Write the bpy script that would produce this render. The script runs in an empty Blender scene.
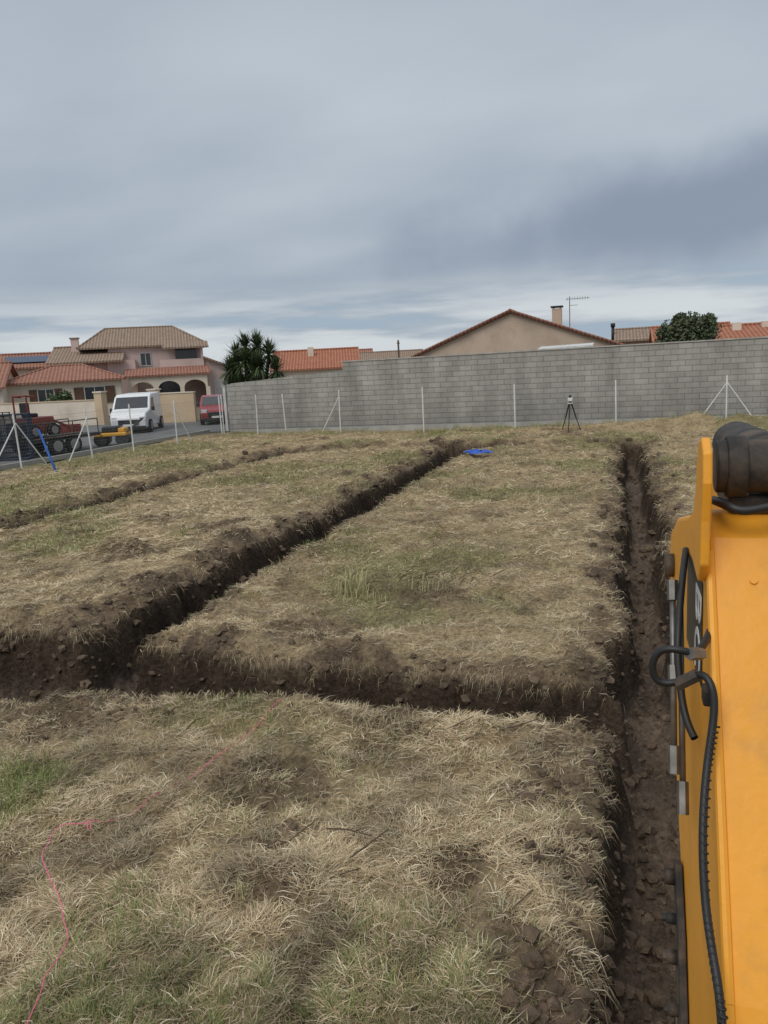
import bpy, bmesh, math, random
import numpy as np
from mathutils import Vector, Matrix
random.seed(7); rng=np.random.default_rng(11)
scn=bpy.context.scene
COL=scn.collection

# ------------------------------------------------------------------ helpers
def lin(r,g,b):
    f=lambda c:(c/255/12.92) if c/255<=.04045 else ((c/255+.055)/1.055)**2.4
    return (f(r),f(g),f(b),1)
def newmat(name,base=(.5,.5,.5,1),rough=.8,metal=0,var=.15,scale=4,bump=0,bscale=30,spec=.3,dirt=None,dscale=2,dlo=.5,dmax=.75):
    m=bpy.data.materials.new(name); m.use_nodes=True
    nt=m.node_tree; N=nt.nodes; L=nt.links
    bs=N['Principled BSDF']; bs.inputs['Roughness'].default_value=rough; bs.inputs['Metallic'].default_value=metal
    bs.inputs['Specular IOR Level'].default_value=spec
    tc=N.new('ShaderNodeTexCoord')
    nz=N.new('ShaderNodeTexNoise'); nz.inputs['Scale'].default_value=scale; nz.inputs['Detail'].default_value=6
    L.new(tc.outputs['Object'],nz.inputs['Vector'])
    rp=N.new('ShaderNodeMapRange'); rp.inputs[1].default_value=.3; rp.inputs[2].default_value=.7
    rp.inputs[3].default_value=1-var; rp.inputs[4].default_value=1+var
    L.new(nz.outputs['Fac'],rp.inputs[0])
    mx=N.new('ShaderNodeVectorMath'); mx.operation='SCALE'; mx.inputs[0].default_value=base[:3]
    L.new(rp.outputs[0],mx.inputs['Scale'])
    out=mx.outputs[0]
    if dirt:
        n2=N.new('ShaderNodeTexNoise'); n2.inputs['Scale'].default_value=dscale; n2.inputs['Detail'].default_value=8; n2.inputs['Roughness'].default_value=.65
        L.new(tc.outputs['Object'],n2.inputs['Vector'])
        r2=N.new('ShaderNodeMapRange'); r2.inputs[1].default_value=dlo; r2.inputs[2].default_value=dlo+.25; r2.inputs[4].default_value=dmax
        L.new(n2.outputs['Fac'],r2.inputs[0])
        mm=N.new('ShaderNodeMix'); mm.data_type='RGBA'; L.new(r2.outputs[0],mm.inputs[0]); L.new(out,mm.inputs[6]); mm.inputs[7].default_value=dirt
        out=mm.outputs[2]
    L.new(out,bs.inputs['Base Color'])
    if bump:
        n3=N.new('ShaderNodeTexNoise'); n3.inputs['Scale'].default_value=bscale; n3.inputs['Detail'].default_value=5
        L.new(tc.outputs['Object'],n3.inputs['Vector'])
        b=N.new('ShaderNodeBump'); b.inputs['Strength'].default_value=bump; b.inputs['Distance'].default_value=.02
        L.new(n3.outputs['Fac'],b.inputs['Height']); L.new(b.outputs[0],bs.inputs['Normal'])
    return m
def link(o,parent=None):
    COL.objects.link(o)
    if parent is not None: o.parent=parent
    return o
def empty(name,loc=(0,0,0),rz=0):
    e=bpy.data.objects.new(name,None); e.location=loc; e.rotation_euler=(0,0,rz); e.empty_display_size=.2
    return link(e)
def mk(name,vs,fs,mat,parent=None,smooth=False,bevel=0,loc=None,rot=None):
    me=bpy.data.meshes.new(name); me.from_pydata([tuple(v) for v in vs],[],fs); me.update()
    if mat: me.materials.append(mat)
    if smooth:
        for p in me.polygons: p.use_smooth=True
    o=bpy.data.objects.new(name,me)
    if loc is not None: o.location=loc
    if rot is not None: o.rotation_euler=rot
    if bevel:
        b=o.modifiers.new('b','BEVEL'); b.width=bevel; b.segments=3; b.limit_method='ANGLE'
    return link(o,parent)
BF=[(0,3,2,1),(4,5,6,7),(0,1,5,4),(1,2,6,5),(2,3,7,6),(3,0,4,7)]
def bv(x0,y0,z0,x1,y1,z1):
    return [(x0,y0,z0),(x1,y0,z0),(x1,y1,z0),(x0,y1,z0),(x0,y0,z1),(x1,y0,z1),(x1,y1,z1),(x0,y1,z1)]
def box(name,a,b,mat,parent=None,bevel=0):
    return mk(name,bv(*a,*b),BF,mat,parent,bevel=bevel)
class Acc:
    def __init__(s): s.v=[];s.f=[]
    def add(s,vs,fs):
        n=len(s.v); s.v+= [tuple(v) for v in vs]; s.f+=[tuple(i+n for i in f) for f in fs]
    def box(s,a,b): s.add(bv(*a,*b),BF)
    def rod(s,p,q,r,n=6):
        p=Vector(p);q=Vector(q);d=(q-p).normalized()
        u=d.orthogonal().normalized();w=d.cross(u)
        vs=[];
        for c in (p,q):
            for i in range(n):
                t=2*math.pi*i/n; vs.append(c+u*math.cos(t)*r+w*math.sin(t)*r)
        fs=[(i,(i+1)%n,n+(i+1)%n,n+i) for i in range(n)]+[tuple(range(n-1,-1,-1)),tuple(range(n,2*n))]
        s.add(vs,fs)
    def mk(s,name,mat,parent=None,smooth=False,bevel=0): return mk(name,s.v,s.f,mat,parent,smooth,bevel)
def rod(name,p,q,r,mat,parent=None,n=16,bevel=0):
    a=Acc(); a.rod(p,q,r,n); o=a.mk(name,mat,parent,bevel=bevel)
    if n>8:
        for pl in o.data.polygons: pl.use_smooth = len(pl.vertices)==4
    return o
def tube(name,pts,r,mat,parent=None,res=10):
    cu=bpy.data.curves.new(name,'CURVE'); cu.dimensions='3D'; cu.bevel_depth=r; cu.bevel_resolution=4; cu.resolution_u=res
    sp=cu.splines.new('NURBS'); sp.points.add(len(pts)-1)
    for i,p in enumerate(pts): sp.points[i].co=(*p,1)
    sp.order_u=4; sp.use_endpoint_u=True
    cu.materials.append(mat)
    return link(bpy.data.objects.new(name,cu),parent)
def fixn(o):
    bm=bmesh.new(); bm.from_mesh(o.data); bmesh.ops.recalc_face_normals(bm,faces=bm.faces); bm.to_mesh(o.data); bm.free()
def prism(name,prof,x0,x1,mat,parent=None,bevel=0):
    n=len(prof)
    vs=[(x0,y,z) for y,z in prof]+[(x1,y,z) for y,z in prof]
    fs=[tuple(range(n)),tuple(range(2*n-1,n-1,-1))]+[(i,n+i,n+(i+1)%n,(i+1)%n) for i in range(n)]
    o=mk(name,vs,fs,mat,parent,bevel=bevel); fixn(o)
    return o

# numpy value noise
TB=rng.random((256,256))
def vn(x,y,s,ox=0,oy=0):
    x=x/s+ox; y=y/s+oy
    xi=np.floor(x).astype(int); yi=np.floor(y).astype(int); fx=x-xi; fy=y-yi
    fx=fx*fx*(3-2*fx); fy=fy*fy*(3-2*fy)
    a=TB[xi%256,yi%256];b=TB[(xi+1)%256,yi%256];c=TB[xi%256,(yi+1)%256];d=TB[(xi+1)%256,(yi+1)%256]
    return (a*(1-fx)+b*fx)*(1-fy)+(c*(1-fx)+d*fx)*fy
def fbm(x,y,s,o=3,ox=0,oy=0):
    t=0;A=1;W=0
    for i in range(o):
        t=t+A*vn(x*math.cos(i)+y*math.sin(i),-x*math.sin(i)+y*math.cos(i),s,ox+17.3*i,oy+9.1*i);W+=A;A*=.5;s*=.5
    return t/W
def ss(a,b,x):
    t=np.clip((x-a)/(b-a),0,1); return t*t*(3-2*t)

# ------------------------------------------------------------------ ground
def trench_d(x,y):
    rl=-.03-.12*ss(8,5.5,y)+.04*ss(4.2,3.0,y)
    r=np.minimum(np.minimum(x-rl,.68-x),np.minimum(y+4,24.0-y))
    m=np.minimum(.44-np.abs(x-(-5.05+(y-6)*.02)),np.minimum(y-5.6,23.9-y))
    l=np.minimum(.36-np.abs(x-(-11.05+(y-12)*.04)),np.minimum(y-5.6,23.9-y))
    yn=5.38-.42*ss(3,5,-x); yf=6.15+.05*(-x)
    f=np.minimum(np.minimum(y-yn,yf-y),np.minimum(x+11.3,.35-x))
    b=np.minimum(.3-np.abs(y-23.7),np.minimum(x+10.9,.6-x))
    d=np.maximum.reduce([r,m,l,f,b])
    return d+(fbm(x,y,.7,4,5,5)-.5)*.36+(fbm(x,y,.10,2,15,5)-.5)*.11
def mottle(x,y): return fbm(x,y,.32,4,120,44)
def masks(x,y):
    d=trench_d(x,y)
    n=fbm(x,y,.8,4,31,12); n2=fbm(x,y,2.6,3,3,77)
    edge=ss(-.44,-.02,d+(fbm(x,y,.22,3,8,1)-.5)*.7)
    near=ss(7,3,y)
    dirt=np.clip(ss(.60,.76,n*.6+n2*.4+near*.02)*.75+edge*.8+ss(.56,.72,mottle(x,y))*.35,0,1)
    def blob(cx,cy,r): return ss(1,.3,np.hypot(x-cx,y-cy)/r+(n-.5)*2.4+(fbm(x,y,.2,2,33,3)-.5)*1.2)
    for c in [(-1.9,3.45,.32),(-2.1,4.2,.34),(-.25,3.0,.5),(-.4,4.3,.40),(-1.3,2.7,.30),(-4.2,4.75,.7),(-3.0,6.9,.5),(-2.0,8.5,.6),(-7.2,9.7,.55),(-1.5,26.0,1.5),(-.2,3.7,.42),(-1.6,5.0,.4),(-.8,3.5,.25)]:
        dirt=np.maximum(dirt,blob(*c)*.75)
    green=ss(.54,.74,fbm(x,y,2.1,4,50,20)+ss(8,20,y)*.075-near*.10)
    for c in [(-3.75,3.7,.42),(-2.9,8.2,.35),(-3.3,4.9,.25),(-5.6,15,1.3),(-6.5,19,2),(-2.4,2.9,.25)]:
        green=np.maximum(green,blob(*c)*.7)
    return d,dirt,green,n,n2
def ghe(x,y,d,dirt,n,n2):
    lot=ss(30.5,29.6,y)*ss(-19.5,-18,x)
    h=(n2-.5)*.16+(n-.5)*.13+(fbm(x,y,.2,3,9,9)-.5)*.11
    h=h+ss(.0,.9,dirt)*(fbm(x,y,.1,3,4,4)-.45)*.12
    h=h-.09*ss(-.3,0,d)**2
    h=h+.08*np.exp(-((d+.40)/.17)**2)*(n*1.8-.35)
    pile=np.exp(-(((x-2.5)/3.2)**2+((y-27.6)/.9)**2))*.42*(.4+n*1.2)
    h=h+pile+.12*np.exp(-((y-24.9)/.5)**2)*n*ss(-11,-9,x)*ss(1.5,0,x)
    dep=.80+(n-.5)*.14
    wall=ss(0,.11+.14*fbm(x,y,.4,2,60,60),d)
    h=h*(1-wall*.5)-dep*wall + ss(.02,.1,d)*(fbm(x,y,.16,3,2,2)-.5)*.26
    h=h+ss(.02,.12,d)*ss(.32,.12,d)*.25*fbm(x,y,.35,2,1,6)
    return h*lot-.03*(1-lot)
def axis(lst):
    o=[]
    for a,b,s in lst:
        k=max(1,int(round((b-a)/s))); o+=list(np.linspace(a,b,k,endpoint=False))
    o.append(lst[-1][1]); return np.array(o)
geo=lambda a,b,n: [(v0,v1,abs(v1-v0)) for v0,v1 in zip(np.geomspace(a,b,n)[:-1],np.geomspace(a,b,n)[1:])]
gneg=lambda a,b,n: [(-v1,-v0,abs(v1-v0)) for v0,v1 in reversed(list(zip(np.geomspace(a,b,n)[:-1],np.geomspace(a,b,n)[1:])))]
XS=axis(gneg(50,900,10)+[(-50,-30,2),(-30,-20,.5),(-20,-12,.14),(-12,-6.6,.06),(-6.6,1.2,.027),(1.2,4,.08),(4,12,.25),(12,50,2)]+geo(50,900,10))
YS=axis(gneg(50,900,8)+[(-50,-5,4),(-5,1.6,.3),(1.6,9,.027),(9,16,.05),(16,25,.085),(25,31,.14),(31,60,2)]+geo(60,900,10))
GX,GY=np.meshgrid(XS,YS)
x=GX.ravel(); y=GY.ravel()
d,dirt,green,n,n2=masks(x,y)
z=ghe(x,y,d,dirt,n,n2)
co=np.stack([x,y,z],1)
nx,ny=len(XS),len(YS)
idx=np.arange(nx*ny).reshape(ny,nx)
q=np.stack([idx[:-1,:-1],idx[:-1,1:],idx[1:,1:],idx[1:,:-1]],-1).reshape(-1,4)
def npmesh(name,co,faces_flat,sizes,mat,col=None,smooth=True):
    me=bpy.data.meshes.new(name)
    me.vertices.add(len(co)); me.vertices.foreach_set('co',co.astype(np.float32).ravel())
    me.loops.add(len(faces_flat)); me.loops.foreach_set('vertex_index',faces_flat.astype(np.int32))
    st=np.concatenate([[0],np.cumsum(sizes)[:-1]])
    me.polygons.add(len(sizes)); me.polygons.foreach_set('loop_start',st.astype(np.int32)); me.polygons.foreach_set('loop_total',sizes.astype(np.int32))
    me.polygons.foreach_set('use_smooth',np.full(len(sizes),smooth))
    me.update(calc_edges=True)
    if col is not None:
        a=me.color_attributes.new('Col','FLOAT_COLOR','POINT'); a.data.foreach_set('color',col.astype(np.float32).ravel())
    me.materials.append(mat)
    o=bpy.data.objects.new(name,me); return link(o)
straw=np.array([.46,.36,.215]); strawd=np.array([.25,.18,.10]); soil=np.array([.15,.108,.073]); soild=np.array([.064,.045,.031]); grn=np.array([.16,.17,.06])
f1=fbm(x,y,.35,3,40,2)[:,None]
c=strawd*(1-f1)*1.2+straw*f1*1.1
c=c*(1-green[:,None]*.5)+grn*green[:,None]*.5
sc=soil*(f1*1.2+.4)
c=c*(1-dirt[:,None])+sc*dirt[:,None]
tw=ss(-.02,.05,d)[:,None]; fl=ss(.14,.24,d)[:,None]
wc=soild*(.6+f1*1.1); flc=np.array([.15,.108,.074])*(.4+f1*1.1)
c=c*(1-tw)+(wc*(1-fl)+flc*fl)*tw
far=(ss(29.6,30.6,y)+ss(-18.3,-19.5,x)).clip(0,1)[:,None]
c=c*(1-far)+np.array([.18,.16,.11])*far
def attrmat(name,rough=.95,bump=.8,noise=True,wet=False):
    m=bpy.data.materials.new(name); m.use_nodes=True; nt=m.node_tree;N=nt.nodes;L=nt.links
    bs=N['Principled BSDF']; bs.inputs['Roughness'].default_value=rough; bs.inputs['Specular IOR Level'].default_value=.15
    at=N.new('ShaderNodeAttribute'); at.attribute_name='Col'
    out=at.outputs['Color']
    if noise:
        tc=N.new('ShaderNodeTexCoord')
        nz=N.new('ShaderNodeTexNoise'); nz.inputs['Scale'].default_value=22; nz.inputs['Detail'].default_value=8; nz.inputs['Roughness'].default_value=.7
        L.new(tc.outputs['Object'],nz.inputs['Vector'])
        rp=N.new('ShaderNodeMapRange'); rp.inputs[1].default_value=.3;rp.inputs[2].default_value=.7;rp.inputs[3].default_value=.40;rp.inputs[4].default_value=1.5
        L.new(nz.outputs['Fac'],rp.inputs[0])
        mx=N.new('ShaderNodeVectorMath'); mx.operation='SCALE'; L.new(out,mx.inputs[0]); L.new(rp.outputs[0],mx.inputs['Scale']); out=mx.outputs[0]
        vo=N.new('ShaderNodeTexVoronoi'); vo.inputs['Scale'].default_value=14; L.new(tc.outputs['Object'],vo.inputs['Vector'])
        ad=N.new('ShaderNodeMath'); ad.operation='SUBTRACT'; L.new(nz.outputs['Fac'],ad.inputs[0])
        ml=N.new('ShaderNodeMath'); ml.operation='MULTIPLY'; ml.inputs[1].default_value=.35; L.new(vo.outputs['Distance'],ml.inputs[0]); L.new(ml.outputs[0],ad.inputs[1])
        b=N.new('ShaderNodeBump'); b.inputs['Strength'].default_value=bump; b.inputs['Distance'].default_value=.07
        L.new(ad.outputs[0],b.inputs['Height']); L.new(b.outputs[0],bs.inputs['Normal'])
        # damp clay deep in the trenches
        se=N.new('ShaderNodeSeparateXYZ'); L.new(tc.outputs['Object'],se.inputs[0])
        r_=N.new('ShaderNodeMapRange'); r_.inputs[1].default_value=-.45; r_.inputs[2].default_value=-.8; r_.inputs[3].default_value=.95; r_.inputs[4].default_value=.48
        L.new(se.outputs['Z'],r_.inputs[0]); L.new(r_.outputs[0],bs.inputs['Roughness'])
        s_n=N.new('ShaderNodeMapRange'); s_n.inputs[1].default_value=-.45; s_n.inputs[2].default_value=-.8; s_n.inputs[3].default_value=.15; s_n.inputs[4].default_value=.45
        L.new(se.outputs['Z'],s_n.inputs[0]); L.new(s_n.outputs[0],bs.inputs['Specular IOR Level'])
    L.new(out,bs.inputs['Base Color'])
    return m
MG=attrmat('ground_soil')
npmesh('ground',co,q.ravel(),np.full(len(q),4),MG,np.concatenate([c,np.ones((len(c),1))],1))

# ------------------------------------------------------------------ mown dry grass (one mesh)
NB=650000
r=np.exp(rng.uniform(math.log(2.25),math.log(33),NB)); a=rng.uniform(-1.32,.32,NB)
ang=np.arctan(a); bx=r*np.sin(ang); by=r*np.cos(ang)
d,dirt,green,n,n2=masks(bx,by)
clump=fbm(bx,by,.16,3,70,7); 
p=(1-dirt*.82)*(.24+1.15*ss(.34,.6,clump))
keep=(rng.random(NB)<p)&(d<.05)&(by<29.3)&(bx>-17.6)
bx,by,d,dirt,green,n,n2,r,clump=[v[keep] for v in (bx,by,d,dirt,green,n,n2,r,clump)]
K=len(bx); e=.04
gx=(trench_d(bx+e,by)-trench_d(bx-e,by)); gy=(trench_d(bx,by+e)-trench_d(bx,by-e))
z0=ghe(bx,by,d,dirt,n,n2)
isg=rng.random(K)<(green*.44+.018)
swirl=fbm(bx,by,.3,2,90,3)*12
th=np.where(rng.random(K)<.5,swirl+rng.normal(0,.6,K),rng.uniform(0,2*math.pi,K))
lip=(d>-.12)
th=np.where(lip&(rng.random(K)<.7),np.arctan2(gy,gx)+rng.normal(0,.6,K),th)
far_s=np.clip(r/6.5,1,3.4)
Ln=rng.uniform(.04,.14,K)*np.where(isg,.75,1)*np.clip(r/8,1,1.6)
w=rng.uniform(.0007,.0021,K)*far_s
lift=rng.random(K)**2*.42; lift=np.where(isg,rng.uniform(.5,1.8,K),lift)
pile=(clump-.4).clip(0,1)*.16*rng.random(K)
cx,sx=np.cos(th),np.sin(th); th2=th+rng.normal(0,.55,K); cx2,sx2=np.cos(th2),np.sin(th2)
hl=Ln/np.sqrt(1+lift**2)
p0=np.stack([bx,by,z0+pile-.006],1)
p1=p0+np.stack([cx*hl*.5,sx*hl*.5,hl*lift*.5+.008],1)
dz=np.where(lip,-.7*Ln,hl*lift*.28)
dz=np.where(isg,hl*lift*.4,dz)
p2=p1+np.stack([cx2*hl*.5,sx2*hl*.5,dz-.004],1)
tilt=rng.uniform(-.7,.7,K)
wv=np.stack([-sx*w,cx*w,tilt*w],1)
V=np.stack([p0-wv,p0+wv,p1+wv*.9,p1-wv*.9,p2],1).reshape(-1,3)
base=(np.arange(K)*5)[:,None]
F=np.concatenate([base+np.array([0,1,2,3]),base+np.array([3,2,4])],1).ravel()
S=np.tile([4,3],K)
t=rng.random(K)[:,None]
pal=np.array([.69,.56,.365])*t+np.array([.34,.25,.145])*(1-t)
pale=(rng.random(K)<.14)[:,None]; pal=np.where(pale,np.array([.80,.71,.52]),pal)
gc=np.array([.15,.19,.06])*t+np.array([.34,.35,.15])*(1-t)
mt=mottle(bx,by)
cc=np.where(isg[:,None],gc,pal)*(.80+.40*n2[:,None])*(1.08-.42*ss(.40,.66,mt))[:,None]
cc=cc*(1-.2*ss(0,.8,dirt)[:,None])
cc=np.repeat(cc,5,0); CC=np.concatenate([cc,np.ones((len(cc),1))],1)
MB=attrmat('dry_grass',rough=.8,noise=False)
npmesh('dry_grass',V,F,S,MB,CC,False)

# green tufts & weeds
tv=[];tf=[];tsz=[];tcol=[]
def tuft(cx0,cy0,R,N,h,g):
    X=rng.normal(cx0,R*.5,N);Y=rng.normal(cy0,R*.5,N)
    dd,di,gg,nn,nn2=masks(X,Y); Z=ghe(X,Y,dd,di,nn,nn2)
    T=rng.uniform(0,6.28,N); H=h*rng.uniform(.4,1,N); o=H*rng.uniform(.15,.8,N); W=h*.016+.001*rng.random(N)
    P0=np.stack([X,Y,Z-.01],1);P1=P0+np.stack([np.cos(T)*o*.35,np.sin(T)*o*.35,H*.65],1);P2=P0+np.stack([np.cos(T)*o,np.sin(T)*o,H*(1-.35*o/H)],1)
    WV=np.stack([-np.sin(T)*W,np.cos(T)*W,0*W],1)
    b0=sum(len(v) for v in tv); tv.append(np.stack([P0-WV,P0+WV,P1+WV*.8,P1-WV*.8,P2],1).reshape(-1,3))
    B=(np.arange(N)*5+b0)[:,None]
    tf.append(np.concatenate([B+np.array([0,1,2,3]),B+np.array([3,2,4])],1).ravel()); tsz.append(np.tile([4,3],N))
    tt=rng.random((N,1)); C=(np.array([.13,.20,.05])*tt+np.array([.30,.34,.12])*(1-tt))*g+np.array([.54,.46,.28])*(1-g)
    tcol.append(np.repeat(C,5,0))
tuft(-3.80,3.66,.42,1300,.12,.9); tuft(-3.25,3.1,.3,200,.09,.4)
tuft(-3.04,8.24,.20,130,.34,.35); tuft(-2.75,8.0,.3,90,.2,.4); tuft(-2.15,8.6,.3,80,.2,.2)
tuft(-2.9,5.0,.3,220,.13,.6); tuft(-5.0,16,.8,400,.16,.6); tuft(-1.6,4.9,.25,120,.12,.2)
for i in range(150):
    yy=random.uniform(6.5,28.5); xx=random.uniform(-17,-.2)
    if trench_d(np.array([xx]),np.array([yy]))[0]<-.1:
        tuft(xx,yy,random.uniform(.1,.5),random.randint(40,140),random.uniform(.06,.15),random.uniform(.1,.75))
for i in range(70):
    yy=random.uniform(2.2,5.0); xx=random.uniform(-3.6,-.1)
    tuft(xx,yy,random.uniform(.04,.15),random.randint(15,40),random.uniform(.05,.12),random.uniform(0,.3))
for i in range(120):
    tuft(random.uniform(-16,9),random.uniform(27.9,29.3),.3,50,random.uniform(.12,.32),random.uniform(.2,.8))
tvv=np.concatenate(tv);tcc=np.concatenate(tcol)
npmesh('grass_tufts',tvv,np.concatenate(tf),np.concatenate(tsz),MB,np.concatenate([tcc,np.ones((len(tcc),1))],1),False)

# clods
MC=newmat('soil_clods',(.13,.093,.063,1),.95,var=.5,scale=9,bump=.8,bscale=60)
t_=(1+5**.5)/2
ico=np.array([(-1,t_,0),(1,t_,0),(-1,-t_,0),(1,-t_,0),(0,-1,t_),(0,1,t_),(0,-1,-t_),(0,1,-t_),(t_,0,-1),(t_,0,1),(-t_,0,-1),(-t_,0,1)])/1.9
icf=np.array([(0,11,5),(0,5,1),(0,1,7),(0,7,10),(0,10,11),(1,5,9),(5,11,4),(11,10,2),(10,7,6),(7,1,8),(3,9,4),(3,4,2),(3,2,6),(3,6,8),(3,8,9),(4,9,5),(2,4,11),(6,2,10),(8,6,7),(9,8,1)])
NC=95000
rr=np.exp(rng.uniform(math.log(2.2),math.log(28),NC)); aa=np.arctan(rng.uniform(-1.3,.3,NC)); X=rr*np.sin(aa);Y=rr*np.cos(aa)
dd,di,gg,nn,nn2=masks(X,Y)
pr=np.where(dd>.0,.5,np.where(dd>-.4,di**2*.6+.02,di**2.5*.5))
k=(rng.random(NC)<pr)&(Y<28)&(X>-17); X,Y,dd,di,nn,nn2,rr=[v[k] for v in (X,Y,dd,di,nn,nn2,rr)]
Z=ghe(X,Y,dd,di,nn,nn2); M=len(X)
sz=np.where(dd>-.35,.005+.050*rng.random(M)**5.5,.004+.026*rng.random(M)**5)*np.clip(rr/7,1,2)
vv=ico[None]*(.6+.8*rng.random((M,12,1)))*sz[:,None,None]*np.array([1,1,.75])+np.stack([X,Y,Z+sz*.1],1)[:,None]
ff=(icf[None]+(np.arange(M)*12)[:,None,None]).reshape(-1)
npmesh('soil_clods',vv.reshape(-1,3),ff,np.full(M*20,3),MC,None,False)

# twigs
MT=newmat('twig_bark',(.10,.07,.045,1),.9)
tw_=Acc()
for cx0,cy0,N,R in [(-2.2,8.7,22,.5),(-7.1,9.7,22,.7),(-1.9,3.4,6,.4),(-.4,2.9,5,.25),(-3.2,4.8,6,.7),(-.8,4.9,6,.4)]:
    for i in range(N):
        px=cx0+random.gauss(0,R*.6);py=cy0+random.gauss(0,R*.3)
        z1=.04+random.random()*.05; t=random.gauss(0,.7); l=random.uniform(.08,.35)
        pm=(px+l*.5*math.cos(t),py+l*.5*math.sin(t),z1+random.uniform(0,.05)); t+=random.gauss(0,.5)
        if px+l>-.1: continue
        tw_.rod((px,py,z1-.03),pm,.005,5); tw_.rod(pm,(pm[0]+l*.5*math.cos(t),pm[1]+l*.5*math.sin(t),z1+random.uniform(-.03,.08)),.0035,5)
tw_.mk('twigs',MT)

# pink builder's string: slack loops near, then sinking into the straw
MP=newmat('pink_string',lin(240,105,150),.6,var=.05)
def gz(X,Y):
    X=np.array([X]);Y=np.array([Y]); d,di,g,n,n2=masks(X,Y); return float(ghe(X,Y,d,di,n,n2)[0])
sp=[(-2.2,2.0),(-2.36,2.3),(-2.43,2.54),(-2.62,2.72),(-2.86,2.9),(-3.05,3.08),(-3.12,3.3),(-2.98,3.4),(-2.9,3.3),(-3.02,3.42),(-2.85,3.55),(-2.78,3.85),(-2.67,4.13),(-2.6,4.5),(-2.52,4.85),(-2.48,5.2)]
sp=[(sp[i][0]*(1-u)+sp[i+1][0]*u+random.gauss(0,.012),sp[i][1]*(1-u)+sp[i+1][1]*u) for i in range(len(sp)-1) for u in (0,.33,.66)]
tube('pink_string',[(a_,b_,gz(a_,b_)+(.07 if b_<3.45 else .008)+.03*random.random()) for a_,b_ in sp],.0021,MP,res=4)

# blue tarp
MBl=newmat('blue_plastic',lin(50,95,190),.5,var=.2,spec=.4)
n_=14; vs=[];fs=[]
for j in range(n_):
    for i in range(n_):
        u=i/(n_-1)-.5;v=j/(n_-1)-.5
        vs.append((-3.75+u*.8,21.0+v*.6,.05+.13*max(0,1-3*(u*u+v*v))*random.random()+.03*random.random()))
for j in range(n_-1):
    for i in range(n_-1):
        if random.random()>.08 and abs(i-6.5)*(.8+.4*random.random())+abs(j-6.5)<8.5: fs.append((j*n_+i,j*n_+i+1,(j+1)*n_+i+1,(j+1)*n_+i))
mk('blue_tarp',vs,fs,MBl)

# ------------------------------------------------------------------ street
MA=newmat('asphalt',(.16,.16,.165,1),.9,var=.15,scale=1.5,bump=.3,bscale=80,dirt=(.11,.105,.10,1),dscale=.5,dlo=.45)
MK=newmat('kerb_concrete',(.32,.31,.29,1),.85,var=.1)
mk('street',[(-17.9,31.2,.0),(-19.0,12,.0),(-19.6,-20,0),(-45,-20,0),(-60,38.3,0),(-19.5,38.3,0),(-19.5,90,0),(-15.2,90,0),(-15.2,31.2,0)],[(0,1,2,3,4,5),(0,5,6,7,8)],MA)
k_=Acc(); k_.add([(-17.75,31.1,-.03),(-17.9,31.1,-.03),(-19.15,12,-.03),(-19.0,12,-.03),(-17.75,31.1,.12),(-17.9,31.1,.12),(-19.15,12,.12),(-19.0,12,.12)],BF)
k_.mk('kerb',MK)

# ------------------------------------------------------------------ block wall
def blockmat(name,c1,c2,mort,bw=.5,bh=.2):
    m=bpy.data.materials.new(name); m.use_nodes=True; nt=m.node_tree;N=nt.nodes;L=nt.links
    bs=N['Principled BSDF']; bs.inputs['Roughness'].default_value=.95; bs.inputs['Specular IOR Level'].default_value=.1
    tc=N.new('ShaderNodeTexCoord'); se=N.new('ShaderNodeSeparateXYZ'); L.new(tc.outputs['Object'],se.inputs[0])
    cb=N.new('ShaderNodeCombineXYZ'); L.new(se.outputs['X'],cb.inputs['X']); L.new(se.outputs['Z'],cb.inputs['Y'])
    br=N.new('ShaderNodeTexBrick'); L.new(cb.outputs[0],br.inputs['Vector'])
    br.inputs['Color1'].default_value=c1; br.inputs['Color2'].default_value=c2; br.inputs['Mortar'].default_value=mort
    br.inputs['Scale'].default_value=1; br.inputs['Brick Width'].default_value=bw; br.inputs['Row Height'].default_value=bh
    br.inputs['Mortar Size'].default_value=.011; br.inputs['Mortar Smooth'].default_value=.3
    nz=N.new('ShaderNodeTexNoise'); nz.inputs['Scale'].default_value=.8; nz.inputs['Detail'].default_value=10; nz.inputs['Roughness'].default_value=.7
    mp=N.new('ShaderNodeMapping'); mp.inputs['Scale'].default_value=(1.3,1,.35); L.new(tc.outputs['Object'],mp.inputs[0]); L.new(mp.outputs[0],nz.inputs['Vector'])
    rp=N.new('ShaderNodeMapRange'); rp.inputs[1].default_value=.3;rp.inputs[2].default_value=.7;rp.inputs[3].default_value=.66;rp.inputs[4].default_value=1.25
    L.new(nz.outputs['Fac'],rp.inputs[0])
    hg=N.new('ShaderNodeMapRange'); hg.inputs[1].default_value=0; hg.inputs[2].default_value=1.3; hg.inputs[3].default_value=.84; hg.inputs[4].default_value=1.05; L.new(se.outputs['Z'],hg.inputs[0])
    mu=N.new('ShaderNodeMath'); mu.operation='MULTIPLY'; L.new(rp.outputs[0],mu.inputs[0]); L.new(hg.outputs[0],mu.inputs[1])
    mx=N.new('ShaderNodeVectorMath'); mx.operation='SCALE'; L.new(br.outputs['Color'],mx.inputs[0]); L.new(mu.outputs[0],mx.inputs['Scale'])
    L.new(mx.outputs[0],bs.inputs['Base Color'])
    b=N.new('ShaderNodeBump'); b.inputs['Strength'].default_value=.8; b.inputs['Distance'].default_value=.02; b.invert=True
    L.new(br.outputs['Fac'],b.inputs['Height']); L.new(b.outputs[0],bs.inputs['Normal'])
    return m
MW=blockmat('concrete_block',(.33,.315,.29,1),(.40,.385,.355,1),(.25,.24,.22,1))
MCop=newmat('coping',(.42,.405,.375,1),.9,var=.2,scale=3)
wl=empty('concrete_block_wall')
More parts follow.
